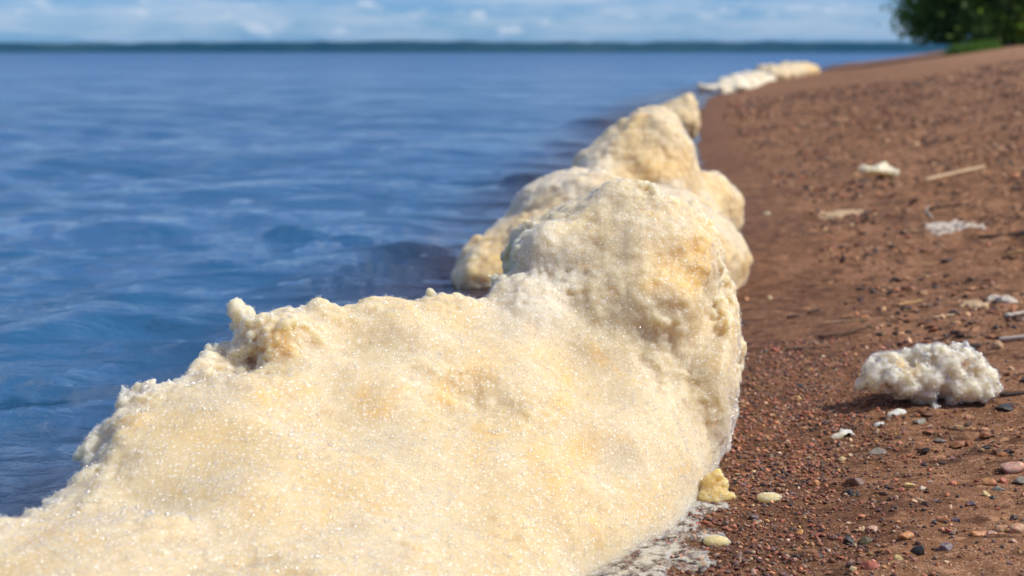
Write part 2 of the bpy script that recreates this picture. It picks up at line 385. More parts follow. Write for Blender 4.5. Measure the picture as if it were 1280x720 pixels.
# ------------------------------------------------------------------ far shore: low land under a far-off wood
xs = np.linspace(-4200, 9000, 700); ysf = np.linspace(0, 900, 16)
XX, YY = np.meshgrid(xs, ysf); x, y = XX.ravel(), YY.ravel()
near = 3700 + 260 * fbm(x, 0 * x, 0 * x, 1800, 2, 3)
zz = 3.0 * sstep(0, 40, y) - 1.5
tag(link('far_shore', new_mesh('far_shore', np.stack([x, y + near, zz], -1), grid_faces(*XX.shape)), SAND), kind='structure')
ysf = np.concatenate([[0, 2, 12], np.linspace(40, 840, 13)]); XX, YY = np.meshgrid(xs, ysf); x, y = XX.ravel(), YY.ravel()
near = 3712 + 260 * fbm(x, 0 * x, 0 * x, 1800, 2, 3)
hh = (26 + 9 * fbm(x, y, 0 * x, 900, 2, 7) + 2.5 * (R.rand(len(x)) - .5) + 3 * 2 * fbm(x, y, 0 * x, 90, 2, 8)) * sstep(0, 12, y) + 0.4
tag(link('far_forest', new_mesh('far_forest', np.stack([x, y + near, hh], -1), grid_faces(*XX.shape), False), FOREST),
    'dark band of far-off forest along the opposite shore', kind='stuff')

# ------------------------------------------------------------------ foam
def ell(P, c, r, rz=0.0, tilt=0.0):
    X, Y, Z = P; c = np.asarray(c, np.float32)
    x, y, z = X - c[0], Y - c[1], Z - c[2]
    if rz:
        ca, sa = math.cos(rz), math.sin(rz); x, y = x * ca + y * sa, -x * sa + y * ca
    if tilt:
        ca, sa = math.cos(tilt), math.sin(tilt); x, z = x * ca + z * sa, -x * sa + z * ca
    q = np.sqrt((x / r[0]) ** 2 + (y / r[1]) ** 2 + (z / r[2]) ** 2)
    g = np.sqrt((x / r[0] ** 2) ** 2 + (y / r[1] ** 2) ** 2 + (z / r[2] ** 2) ** 2)
    return q * (q - 1) / np.maximum(g, 1e-3)
def box(P, c, r, rnd=0.04, rz=0.0):
    X, Y, Z = P; x, y, z = X - c[0], Y - c[1], Z - c[2]
    if rz:
        ca, sa = math.cos(rz), math.sin(rz); x, y = x * ca + y * sa, -x * sa + y * ca
    qx, qy, qz = np.abs(x) - r[0] + rnd, np.abs(y) - r[1] + rnd, np.abs(z) - r[2] + rnd
    return np.sqrt(np.maximum(qx, 0) ** 2 + np.maximum(qy, 0) ** 2 + np.maximum(qz, 0) ** 2) + np.minimum(np.maximum(qx, np.maximum(qy, qz)), 0) - rnd
def smin(a, b, k):
    h = np.clip(0.5 + 0.5 * (b - a) / k, 0, 1); return b * (1 - h) + a * h - k * h * (1 - h)

def foam(lo, hi, vox, base, rough, amps, parent_name='foam', band=0.055):
    """voxel field -> quads.  rough(x,y,z) scales the relief; amps = [(wavelength, amplitude, kind)]"""
    n = np.ceil((np.array(hi) - lo) / vox).astype(int)
    ax = [np.float32(lo[i]) + np.arange(n[i], dtype=np.float32) * np.float32(vox) for i in range(3)]
    P = (ax[0][:, None, None], ax[1][None, :, None], ax[2][None, None, :])
    f = np.broadcast_to(base(P), n).astype(np.float32).copy()
    idx = np.nonzero(np.abs(f) < band)
    x, y, z = ax[0][idx[0]], ax[1][idx[1]], ax[2][idx[2]]
    k = rough(x, y, z); g = f[idx]; rest = sum(a for _, a, _ in amps)
    for lam, amp, kind in amps:
        s = np.abs(g) < rest * 1.1 + 2 * vox
        if kind == 'N': g[s] -= k[s] * amp * 1.6 * fbm(x[s], y[s], z[s], lam, 3, 5)
        elif kind == 'n': g[s] -= amp * fbm(x[s], y[s], z[s], lam, 2, int(lam * 997) % 13)
        else: g[s] -= k[s] * amp * (lumps(x[s], y[s], z[s], lam, int(lam * 997) % 7) - 0.55)
        rest -= amp
    f[idx] = g
    f[f > band] = band; f[f < -band] = -band
    f[0], f[-1], f[:, 0], f[:, -1], f[:, :, 0], f[:, :, -1] = (band,) * 6
    g = vdb.FloatGrid(band); g.copyFromArray(f)
    pts, quads = g.convertToQuads(0.0)
    pts = pts.astype(np.float64) * vox + np.array(lo)
    return pts, quads[:, ::-1].astype(np.int64)

BUB_TREES = {}
def bubble_tree(mat):
    if mat.name in BUB_TREES: return BUB_TREES[mat.name]
    t = bpy.data.node_groups.new('froth', 'GeometryNodeTree')
    t.interface.new_socket('Geometry', in_out='INPUT', socket_type='NodeSocketGeometry')
    t.interface.new_socket('Geometry', in_out='OUTPUT', socket_type='NodeSocketGeometry')
    gi, go = t.nodes.new('NodeGroupInput'), t.nodes.new('NodeGroupOutput')
    ico = t.nodes.new('GeometryNodeMeshIcoSphere'); ico.inputs['Radius'].default_value = 1.0; ico.inputs['Subdivisions'].default_value = 3
    sm = t.nodes.new('GeometryNodeSetShadeSmooth'); mt = t.nodes.new('GeometryNodeSetMaterial'); mt.inputs['Material'].default_value = mat
    iop = t.nodes.new('GeometryNodeInstanceOnPoints'); na = t.nodes.new('GeometryNodeInputNamedAttribute'); na.data_type = 'FLOAT'
    na.inputs['Name'].default_value = 'size'
    l = t.links.new
    l(ico.outputs['Mesh'], sm.inputs[0]); l(sm.outputs[0], mt.inputs[0]); l(gi.outputs[0], iop.inputs['Points']); l(mt.outputs[0], iop.inputs['Instance'])
    l(na.outputs[0], iop.inputs['Scale']); l(iop.outputs[0], go.inputs[0])
    BUB_TREES[mat.name] = t; return t

def quad_area_normals(p, q):
    a, b = p[q[:, 2]] - p[q[:, 0]], p[q[:, 3]] - p[q[:, 1]]
    n = np.cross(a, b) / 2; A = np.linalg.norm(n, axis=1); return A, n / np.maximum(A, 1e-12)[:, None]
def add_bubbles(parent, pts, quads, count, rmin, rmax, mat, origin, power=3.0, sink=0.45, keep=None):
    A, N = quad_area_normals(pts, quads)
    if keep is not None: A = A * keep(pts[quads].mean(1))
    rs = np.random.RandomState(3)
    i = rs.choice(len(quads), count, p=A / A.sum()); u, v = rs.rand(count, 1), rs.rand(count, 1)
    q = quads[i]; p = (pts[q[:, 0]] * (1 - u) + pts[q[:, 1]] * u) * (1 - v) + (pts[q[:, 3]] * (1 - u) + pts[q[:, 2]] * u) * v
    r = rmin + (rmax - rmin) * rs.rand(count) ** power
    p = p - N[i] * (r * sink * rs.uniform(0.2, 1.4, count))[:, None]
    me = bpy.data.meshes.new('bubbles'); me.vertices.add(count); me.vertices.foreach_set('co', (p - origin).astype(np.float32).ravel())
    attr(me, 'size', r); me.materials.append(mat)
    o = link('bubbles', me, None, parent); o['kind'] = 'stuff'
    mod = o.modifiers.new('froth', 'NODES'); mod.node_group = bubble_tree(mat)
    return o
def foam_object(name, pts, quads, origin, mat, label, group=None, crest=None, gold=None, cat='foam'):
    origin = np.array(origin)
    me = new_mesh(name, pts - origin, quads)
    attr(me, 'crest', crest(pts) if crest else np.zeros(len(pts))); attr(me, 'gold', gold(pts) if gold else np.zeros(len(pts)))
    o = link(name, me, mat, None, origin); tag(o, label, cat, group); return o

# --- the big heap in front: a field of heights inside a footprint, with the tall lump standing on its back
def p0(px, py, z=0.0):
    r = ray(px, py); D = (z - CAM[2]) / r[2]; return (r[0] * D, r[1] * D)
foot = [  # x, y, width of the rounded edge that STARTS at this corner
    (*p0(735, 730), .16), (*p0(835, 668), .13), (*p0(888, 622), .10), (*p0(914, 570), .07), (*p0(926, 520), .09), (.37, 2.40, .12), (.10, 2.50, .10), (-.02, 2.22, .06),
    (*at(575, 365, 2.06)[:2], .06), (*at(400, 378, 1.93)[:2], .055), (*at(283, 420, 1.83)[:2], .055), (*at(205, 490, 1.72)[:2], .06),
    (*at(125, 540, 1.62)[:2], .07), (*at(10, 660, 1.44)[:2], .09), (-.66, 1.25, .12), (-.62, 1.02, .15), (-.30, .92, .2), (.0, 1.10, .2)]
hts = []      # control heights (x, y, z)
for px, py, D in ((20, 650, 1.36), (70, 590, 1.46), (130, 528, 1.55), (190, 486, 1.65), (240, 500, 1.69), (268, 480, 1.72), (310, 415, 1.77), (345, 400, 1.80), (400, 374, 1.85), (480, 366, 1.91), (570, 360, 1.98),
                  (640, 366, 2.05), (300, 470, 1.66), (450, 450, 1.78), (600, 430, 1.92), (750, 418, 2.02), (880, 425, 2.06), (300, 600, 1.45), (150, 640, 1.38),
                  (450, 560, 1.60), (600, 540, 1.72), (760, 500, 1.88), (850, 480, 1.95), (450, 680, 1.38), (300, 715, 1.28), (640, 650, 1.50), (780, 580, 1.70), (680, 720, 1.42)):
    hts.append(at(px, py, D))
hts = np.array(hts + [np.array([-.5, 1.05, .10]), np.array([-.2, 1.0, .07]), np.array([.05, 1.25, .06]), np.array([.3, 2.4, .22])])
def main_base(P):
    X, Y, Z = P; x = X[:, :, 0]; y = Y[:, :, 0]; x, y = np.broadcast_arrays(x, y)
    wsum = 0; hsum = 0
    for a, b, c in hts:
        wgt = 1 / ((x - a) ** 2 + (y - b) ** 2 + 0.0025) ** 1.7; wsum = wsum + wgt; hsum = hsum + wgt * c
    H = hsum / wsum
    inside = np.zeros(x.shape, bool); t = np.full(x.shape, 9.0)
    for i in range(len(foot)):
        (ax, ay, wd), (bx, by, _) = foot[i], foot[(i + 1) % len(foot)]
        c = ((ay > y) != (by > y)) & (x < (bx - ax) * (y - ay) / (by - ay + 1e-12) + ax); inside ^= c
        u = np.clip(((x - ax) * (bx - ax) + (y - ay) * (by - ay)) / ((bx - ax) ** 2 + (by - ay) ** 2), 0, 1)
        t = np.minimum(t, np.hypot(x - ax - u * (bx - ax), y - ay - u * (by - ay)) / wd)
    t = np.where(inside, t, -t)
    prof = np.where(t > 0, np.clip(1 - (1 - np.clip(t, 0, 1)) ** 2.2, 0, 1) ** 0.55, 0)
    Hh = H * prof - 0.05 * np.clip(-t, 0, 1)
    gx, gy = np.gradient(Hh, VOX); s = np.sqrt(1 + np.minimum(gx ** 2 + gy ** 2, 20))
    Pz = Z - Hh[:, :, None].astype(np.float32)
    # sideways distance to the footprint edge keeps steep flanks well shaped
    f = Pz / s[:, :, None].astype(np.float32)
    lump = box(P, (.150, 2.225, .19), (.150, .145, .155), .06, 0.06)
    lump = smin(lump, ell(P, (.20, 2.22, .275), (.115, .12, .110), .2), .045)
    lump = smin(lump, ell(P, (.265, 2.24, .235), (.060, .12, .115), .1), .03)
    lump = smin(lump, ell(P, (.075, 2.19, .255), (.080, .10, .080), 0), .03)
    f = smin(f, lump.astype(np.float32), .055)
    for c, r_ in (((.10, 2.06, .175), (.13, .09, .055)), ((.20, 2.10, .150), (.10, .08, .065)), ((.03, 2.06, .21), (.06, .08, .05)), ((.17, 2.07, .235), (.09, .06, .06))):
        f = smin(f, ell(P, c, r_).astype(np.float32), .05)
    # thinner flakes behind the right edge of the lump
    f = smin(f, ell(P, (.318, 2.50, .19), (.055, .10, .16), 0).astype(np.float32), .012)
    f = smin(f, ell(P, (.312, 2.28, .09), (.050, .10, .10), 0).astype(np.float32), .012)
    f = smin(f, ell(P, (.30, 2.14, .050), (.035, .07, .060), 0).astype(np.float32), .015)
    # knobs on the left shoulder
    c = at(322, 440, 1.80); f = smin(f, ell(P, c, (.032, .045, .026)).astype(np.float32), .03)
    c = at(182, 512, 1.66); f = smin(f, ell(P, c, (.034, .05, .024)).astype(np.float32), .015)
    c = at(268, 472, 1.73); f = smin(f, ell(P, c, (.020, .04, .016)).astype(np.float32), .012)
    c = at(128, 562, 1.57); f = smin(f, ell(P, c, (.032, .04, .022)).astype(np.float32), .03)
    c = at(888, 500, 2.06); f = smin(f, ell(P, c, (.036, .08, .075)).astype(np.float32), .05)
    c = at(335, 425, 1.80); f = smin(f, ell(P, c, (.032, .04, .026)).astype(np.float32), .02)
    c = at(345, 425, 1.78); f = smin(f, ell(P, c, (.05, .05, .035)).astype(np.float32), .02)
    return f
VOX = 0.0031
def rough_main(x, y, z):
    top = sstep(.20, .31, z + 0.35 * np.maximum(y - 1.9, 0)); edge = np.exp(-np.abs(z - .33) / .1) * 0
    n = vnoise(x * 9, y * 9, z * 9, 3)
    # distance from the left ridge line
    rx = np.interp(y, [1.2, 1.46, 1.62, 1.76, 1.93, 2.06, 2.2], [-.55, -.50, -.46, -.34, -.25, -.08, .0])
    ridge = np.exp(-((np.maximum(x - rx, 0)) / 0.07) ** 2)
    return np.clip(0.10 + 0.40 * sstep(.55, .8, n) + 0.70 * ridge + 0.30 * top + 0.4 * sstep(.24, .34, x) * sstep(1.9, 2.2, y), 0, 1.15)
pts, quads = foam((-.78, .86, -.03), (.46, 2.66, .47), VOX, main_base, rough_main,
                  [(.21, .026, 'n'), (.085, .011, 'n'), (.034, .011, 'N'), (.021, .0085, 'l'), (.0115, .0060, 'l'), (.0070, .0036, 'l')])
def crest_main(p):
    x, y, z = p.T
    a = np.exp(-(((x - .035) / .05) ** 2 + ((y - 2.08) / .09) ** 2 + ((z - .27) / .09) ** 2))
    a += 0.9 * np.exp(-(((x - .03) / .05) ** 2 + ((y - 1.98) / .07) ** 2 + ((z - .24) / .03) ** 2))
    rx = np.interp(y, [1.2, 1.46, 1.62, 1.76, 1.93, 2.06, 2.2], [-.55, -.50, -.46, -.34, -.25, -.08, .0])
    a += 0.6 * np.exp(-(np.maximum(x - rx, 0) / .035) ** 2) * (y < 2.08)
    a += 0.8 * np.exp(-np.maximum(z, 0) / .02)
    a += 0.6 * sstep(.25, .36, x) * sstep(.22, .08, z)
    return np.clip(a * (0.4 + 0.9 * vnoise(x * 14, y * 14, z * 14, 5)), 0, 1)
def gold_main(p):
    x, y, z = p.T; a = 0 * x
    for px, py, D, r in ((600, 452, 1.87, .030), (600, 545, 1.70, .018), (670, 560, 1.72, .02), (730, 560, 1.75, .028), (840, 325, 2.10, .045), (860, 350, 2.10, .025), (805, 345, 2.1, .02),
                         (700, 490, 1.86, .02), (870, 250, 2.14, .02), (880, 300, 2.12, .03), (560, 480, 1.8, .02), (350, 430, 1.77, .02), (700, 590, 1.66, .016)):
        c = at(px, py, D); a += np.exp(-(((x - c[0]) / r) ** 2 + ((z - c[2]) / (r * .75)) ** 2 + ((y - c[1]) / .12) ** 2) ** 1.3)
    a *= 0.3 + vnoise(x * 40, y * 40, z * 40, 8)
    return np.clip(a, 0, 1)
o0 = (-.05, 1.7, 0)
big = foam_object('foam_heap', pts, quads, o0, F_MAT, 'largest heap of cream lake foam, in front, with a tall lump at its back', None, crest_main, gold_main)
seen = lambda c: (c[:, 2] > -.01) * np.where(c[:, 1] > 1.1, 1.0, 0.1) / (0.4 + (c[:, 1] - .9))
add_bubbles(big, pts, quads, 60000, .0007, .0032, F_BUB, o0, 2.6, keep=seen)

# --- the blurred heap behind it
def mid_base(P):
    f = ell(P, (.30, 3.80, .05), (.30, .40, .20), .3)
    for c, r, rz in (((.00, 3.62, .045), (.135, .22, .085), 0), ((.08, 3.68, .09), (.15, .24, .10), .3), ((.17, 3.85, .15), (.15, .26, .12), .3), ((-.085, 3.58, .03), (.05, .14, .065), 0),
                     ((.265, 4.12, .225), (.085, .2, .10), .0), ((.31, 4.15, .20), (.125, .2, .125), .0), ((.36, 4.2, .25), (.13, .24, .14), .1), ((.43, 4.25, .30), (.095, .2, .125), .0), ((.42, 4.2, .18), (.12, .26, .2), .1),
                     ((.56, 4.40, .10), (.09, .2, .13), 0), ((.635, 4.45, .13), (.060, .14, .095), 0), ((.675, 4.50, .08), (.055, .12, .08), 0), ((.48, 4.2, .08), (.14, .3, .12), 0)):
        f = smin(f, ell(P, c, r, rz), .06)
    return f
pts, quads = foam((-.25, 2.95, -.03), (.80, 4.65, .52), 0.0058, mid_base, lambda x, y, z: np.clip(.75 + .4 * vnoise(x * 6, y * 6, z * 6, 2), 0, 1.1),
                  [(.26, .018, 'n'), (.07, .013, 'N'), (.030, .008, 'l'), (.016, .007, 'l')], band=.075)
def crest_mid(p):
    x, y, z = p.T; return np.clip(.75 * sstep(.30, .12, x) * sstep(.10, .26, z) + .5 * (vnoise(x * 9, y * 9, z * 9, 6) > .7), 0, 1)
def gold_mid(p):
    x, y, z = p.T; return np.clip(.25 + sstep(.50, .75, vnoise(x * 8, y * 8, z * 8, 4)) * .6 + .5 * np.exp(-((x - .02) / .1) ** 2 - ((z - .05) / .06) ** 2), 0, 1)
o1 = (.3, 3.9, 0)
midf = foam_object('foam_heap', pts, quads, o1, F_MAT, 'out of focus foam heap with a rounded peak, just behind the largest heap', None, crest_mid, gold_mid)
add_bubbles(midf, pts, quads, 30000, .0012, .0045, F_BUB, o1, 4.0, keep=lambda c: c[:, 2] > 0)

# --- the small one behind the peak, and the far foam at the bend of the shore
def blob_foam(name, origin, blobs, vox, amps, mat, label, bub=0, br=(.001, .003), bmat=None, crest=None, gold=None, group=None, k=.03, band=.05, rough=1.0, zmin=-.03, rz=0.0, cat='foam'):
    B = np.array([[*c, *r] for c, r, *_ in blobs]); mg = band * .6 + sum(a_ for _, a_, _ in amps); lo = (B[:, :3] - B[:, 3:]).min(0) - mg; hi = (B[:, :3] + B[:, 3:]).max(0) + mg; lo[2] = max(lo[2], zmin)
    def base(P):
        f = None
        for c, r, *a in blobs:
            e = ell(P, c, r, a[0] if a else 0); f = e if f is None else smin(f, e, k)
        return f
    p, q = foam(lo, hi, vox, base, lambda x, y, z: np.full(x.shape, rough, np.float32), amps, band=band)
    o = foam_object(name, p, q, (0, 0, 0), mat, label, group, crest, gold, cat); o.location = origin; o.rotation_euler[2] = rz
    if bub: add_bubbles(o, p, q, bub, *br, bmat or F_BUB, (0, 0, 0), 3.0)
    return o
a = at(850, 130, 9.6)
blob_foam('foam_lump', (a[0], 9.6, 0), [((-.02, 0, .14), (.12, .2, .14)), ((.045, 0, .235), (.055, .12, .085)), ((-.09, 0, .14), (.10, .2, .12)), ((.07, 0, .14), (.06, .15, .12)), ((-.02, 0, .24), (.06, .1, .05))], .012,
          [(.16, .014, 'N'), (.06, .02, 'l'), (.035, .016, 'l')], F_MAT, 'small blurred cream foam lump showing past the peak of the second heap', band=.08, gold=lambda p: .1 + 0 * p[:, 0])
bl = []
for i in range(9):
    t = i / 8; yy = 33 + 9.5 * t; xx = float(shore_x(np.array([yy]))[0]); xx0, yy0 = 6.0, 36.0
    bl.append(((xx - xx0 - .1, yy - yy0, .08 + .05 * math.sin(i * 2.1)), (.34, .75, .15 + .05 * math.sin(i * 3.3 + 1))))
blob_foam('foam_ridge', (6.0, 36.0, 0), bl, .06, [(.5, .07, 'N'), (.32, .13, 'l'), (.16, .07, 'l')], F_MAT, 'longer cream foam ridge on the water line, farthest along the shore', band=.35, zmin=-.15, k=.15,
          crest=lambda p: np.clip(sstep(0, -1.5, p[:, 0]) * .7, 0, 1), gold=lambda p: np.clip(sstep(1.2, 2.4, p[:, 0]), 0, .8))
bl = []
for i in range(7):
    t = i / 6; yy = 22.5 + 8.5 * t; xx = float(shore_x(np.array([yy]))[0])
    bl.append(((xx - 4.2 - .10, yy - 27.0, .02), (.26, .80, .06 + .05 * t + .05 * (i % 2))))
blob_foam('foam_ridge', (4.2, 27.0, 0), bl, .05, [(.5, .07, 'N'), (.28, .12, 'l'), (.14, .06, 'l')], W_MAT, 'low white foam ridge at the water line, left of the farthest cream one', band=.3, zmin=-.12, k=.12)

# --- the lump of whiter foam lying on the sand
g = ground(1165, 505)
def S(px, py, D=g[1]): return (at(px, py, D) - np.array([g[0], g[1], g[2]])) * np.array([.90, .9, .84])
bl = []
for px, py, dy, rx, ry, rz_ in ((1088, 466, .01, .020, .03, .018), (1112, 462, .02, .026, .04, .028), (1132, 472, .01, .028, .04, .030), (1150, 456, .03, .026, .05, .030), (1160, 480, 0, .024, .03, .040), (1162, 506, -.015, .016, .02, .026), (1150, 492, -.005, .018, .02, .02),
                               (1176, 455, .03, .026, .05, .028), (1196, 462, .03, .028, .05, .030), (1216, 456, .03, .018, .04, .026), (1214, 478, .01, .030, .035, .022), (1234, 470, .02, .018, .04, .026), (1240, 486, .01, .016, .03, .016), (1185, 478, .01, .026, .035, .024)):
    bl.append((tuple(S(px, py) + [0, dy, 0]), (rx, ry, rz_)))
sm_f = blob_foam('foam_lump', tuple(g), bl, .0026, [(.050, .008, 'N'), (.022, .012, 'N'), (.010, .0035, 'l'), (.006, .0035, 'l')], W_MAT, 'whitish ragged foam lump lying alone on the sand at right', 16000, (.0008, .0032), W_BUB,
          gold=lambda p: np.clip(1.0 * sstep(.62, .8, vnoise(p[:, 0] * 22, p[:, 1] * 22, p[:, 2] * 22, 3)) + .9 * np.exp(-((p[:, 0] + .085) / .03) ** 2 - ((p[:, 2] - .015) / .022) ** 2) + .8 * np.exp(-((p[:, 0] - .045) / .02) ** 2 - ((p[:, 2] - .02) / .016) ** 2), 0, 1),  # yellow blotches; low spots put the shaded underside's glow into the colour
          crest=lambda p: np.clip(sstep(.03, .07, p[:, 2]) * .3, 0, 1), k=.009, band=.03, zmin=-.008)
g = ground(1098, 222)
blob_foam('foam_lump', tuple(g), [((-.02, 0, .030), (.055, .05, .022)), ((.03, 0, .026), (.04, .04, .015))], .006, [(.06, .014, 'N'), (.03, .014, 'l'), (.015, .007, 'l')], W_MAT,
          'small flat white foam scrap on the sand, left of the pale stick', band=.03, k=.02)
# crumb of yellow foam at the foot of the big heap
g = ground(893, 622)
blob_foam('foam_crumb', tuple(g), [((0, 0, .010), (.014, .014, .010)), ((-.007, 0, .024), (.009, .010, .008)), ((.004, .002, .031), (.007, .008, .006)), ((.012, .004, .018), (.008, .009, .008)), ((-.014, -.01, .005), (.010, .010, .007)), ((.016, -.008, .004), (.009, .009, .006)), ((-.012, 0, .014), (.007, .008, .009)), ((-.002, -.012, -.001), (.014, .012, .006))], .0016,
          [(.02, .003, 'n'), (.009, .004, 'l'), (.0045, .002, 'l')], F_MAT, 'yellow foam crumb at the right foot of the largest heap', 1500, (.0004, .0012), gold=lambda p: 1.3 + 0 * p[:, 0], band=.014, k=.006, zmin=-.006)
for px, py, s, lab, gd in ((893, 680, .012, 'pale yellow foam crumb lying in the grey scum below the heap', .8), (960, 626, .013, 'flattened buff foam crumb on the gravel right of the heap', .6),
                       (958, 268, .010, 'tiny pale foam crumb on brown sand beyond the heap', .1)):
    g = ground(px, py)
    blob_foam('foam_crumb', tuple(g), [((0, 0, s * .3), (s * 1.1, s * .8, s * .5)), ((s * .8, 0, s * .2), (s * .8, s * .6, s * .35))], .0016, [(.01, .003, 'l')], F_MAT, lab, 300, (.0004, .001),
              gold=lambda p: gd + 0 * p[:, 0], band=.01, k=.006, zmin=-.006)
# dried flecks: thin lacy scraps lying on the sand
def fleck(px, py, wx, wy, rz, label, seed, name='foam_fleck', mat=None, cat='foam', thick=.0012):
    g = ground(px, py); n = 60
    u, v = np.meshgrid(np.linspace(-1, 1, n), np.linspace(-1, 1, n)); x, y = (u * wx).ravel(), (v * wy).ravel()
    c, s = math.cos(rz), math.sin(rz); wx_, wy_ = g[0] + x * c - y * s, g[1] + x * s + y * c
    e = 1 - np.hypot(u.ravel(), v.ravel() + .3 * np.sin(u.ravel() * 3 + seed)) + .9 * fbm(wx_, wy_, 0 * x, .02, 3, seed)
    h = beach_z(wx_, wy_); z = h + np.where(e > .3, thick + .005 * np.clip(e - .3, 0, 1) ** .5 * (0.5 + lumps(wx_, wy_, 0 * x, .006, seed)), -.004)
    me = new_mesh(name, np.stack([wx_ - g[0], wy_ - g[1], z - g[2]], -1), grid_faces(n, n)); attr(me, 'crest', np.full(n * n, .5)); attr(me, 'gold', np.zeros(n * n))
    o = link(name, me, mat or W_MAT, None, tuple(g)); tag(o, label, cat)
for px, py, wx, wy, rz, mt_, lab, sd_ in ((1056, 268, .11, .10, .05, STRAW, 'long buff patch of frayed bark fibre half sunk in the mid sand', 4), (1188, 286, .085, .13, .1, PALE, 'pale frayed fibre scrap below the dark forked twig', 5),
                                       (1218, 383, .036, .05, .2, STRAW, 'broad straw-coloured scrap with a black pebble on its end', 6), (1256, 374, .034, .04, 0, PALE, 'pinkish pale scrap at the right, above the cream chip', 7)):
    fleck(px, py, wx, wy, rz, lab, sd_, 'bark_scrap', mt_, 'bark', .003)
fleck(1050, 544, .034, .020, .35, 'dry white foam fleck on bare sand, left of the lone foam lump', 1)
fleck(1095, 532, .020, .010, .1, 'thin white foam fleck just below the left end of the lone lump', 2)
fleck(1120, 518, .020, .014, 0, 'creamy foam fleck touching the left underside of the lone lump', 3)

# grey scum washed round the foot of the heap
n = 260; g = ground(800, 690)
u, v = np.meshgrid(np.linspace(-.28, .16, n), np.linspace(-.34, .30, n)); x, y = (g[0] + u).ravel(), (g[1] + v).ravel()
edge = (x - (shore_x(y) + .075)); e = .50 - sstep(-.08, .12, edge) * .9 + .9 * fbm(x, y, 0 * x, .030, 4, 2) - .4 * sstep(1.75, 1.95, y)
z = np.maximum(beach_z(x, y), .0015) + np.where(e > 0.12, .0012 + .0032 * np.clip(e - .12, 0, 1) ** .4 * (.6 + .7 * lumps(x, y, 0 * x, .007, 3)), -.008)
me = new_mesh('foam_scum', np.stack([x - g[0], y - g[1], z], -1), grid_faces(n, n)); attr(me, 'crest', np.clip(.6 + fbm(x, y, 0 * x, .03, 2, 5), 0, 1)); attr(me, 'gold', np.zeros(n * n))
SCUM = foam_mat('scum', 1.0); sb = SCUM.node_tree.nodes['Principled BSDF']; sb.inputs['Roughness'].default_value = .25; _t = SCUM.node_tree; _n = _t.nodes.new('ShaderNodeTexNoise'); _n.inputs['Scale'].default_value = 75; _n.inputs['Detail'].default_value = 4; _r = _t.nodes.new('ShaderNodeMapRange'); _r.inputs['From Min'].default_value = .40; _r.inputs['From Max'].default_value = .60; _r.inputs['To Min'].default_value = .02; _r.inputs['To Max'].default_value = .70; _c = _t.nodes.new('ShaderNodeTexCoord'); _t.links.new(_c.outputs['Object'], _n.inputs['Vector']); _t.links.new(_n.outputs['Fac'], _r.inputs['Value']); _t.links.new(_r.outputs[0], sb.inputs['Alpha'])
sc_o = link('foam_scum', me, SCUM, None, (g[0], g[1], 0)); tag(sc_o, 'greyish wet foam scum spread thinly at the foot of the largest heap', 'foam')
pp = np.stack([x - g[0], y - g[1], z], -1); qq = grid_faces(n, n); em = e[qq].min(1) > .12
add_bubbles(sc_o, pp, qq[em], 30000, .0004, .0019, W_BUB, (0, 0, 0), 3.0)

# ------------------------------------------------------------------ gravel and pebbles
def ico(sub):
    t = (1 + 5 ** .5) / 2
    v = [(-1, t, 0), (1, t, 0), (-1, -t, 0), (1, -t, 0), (0, -1, t), (0, 1, t), (0, -1, -t), (0, 1, -t), (t, 0, -1), (t, 0, 1), (-t, 0, -1), (-t, 0, 1)]
    f = [(0, 11, 5), (0, 5, 1), (0, 1, 7), (0, 7, 10), (0, 10, 11), (1, 5, 9), (5, 11, 4), (11, 10, 2), (10, 7, 6), (7, 1, 8), (3, 9, 4), (3, 4, 2), (3, 2, 6), (3, 6, 8), (3, 8, 9), (4, 9, 5), (2, 4, 11), (6, 2, 10), (8, 6, 7), (9, 8, 1)]
    v = [np.array(a) / np.linalg.norm(a) for a in v]
    for _ in range(sub):
        cache = {}; nf = []
        def midp(a, b):
            k = (min(a, b), max(a, b))
            if k not in cache:
                q = v[a] + v[b]; v.append(q / np.linalg.norm(q)); cache[k] = len(v) - 1
            return cache[k]
        for a, b, c in f:
            ab, bc, ca = midp(a, b), midp(b, c), midp(c, a); nf += [(a, ab, ca), (b, bc, ab), (c, ca, bc), (ab, bc, ca)]
        f = nf
    return np.array(v), np.array(f)
def stone_shape(sub, seed, facets=7):
    v, f = ico(sub); rs = np.random.RandomState(seed); v = v.copy()
    for _ in range(facets):                        # planes that cut the ball into a worn, faceted stone
        n = rs.normal(size=3); n /= np.linalg.norm(n); d = rs.uniform(.42, .82); s = v @ n
        v = v - np.outer(np.maximum(s - d, 0) * .95, n)
    return v * np.array([1, rs.uniform(.65, .95), rs.uniform(.5, .8)]), f
TONES = np.array([[.20, .085, .05], [.30, .13, .075], [.42, .20, .12], [.52, .30, .19], [.10, .055, .04], [.05, .04, .04], [.22, .17, .15], [.34, .24, .19], [.46, .36, .26], [.36, .14, .10], [.48, .30, .12], [.16, .10, .10], [.62, .50, .40]])
TW = np.array([18, 17, 11, 6, 13, 8, 7, 6, 4, 6, 3, 8, 2.0]); TW /= TW.sum()
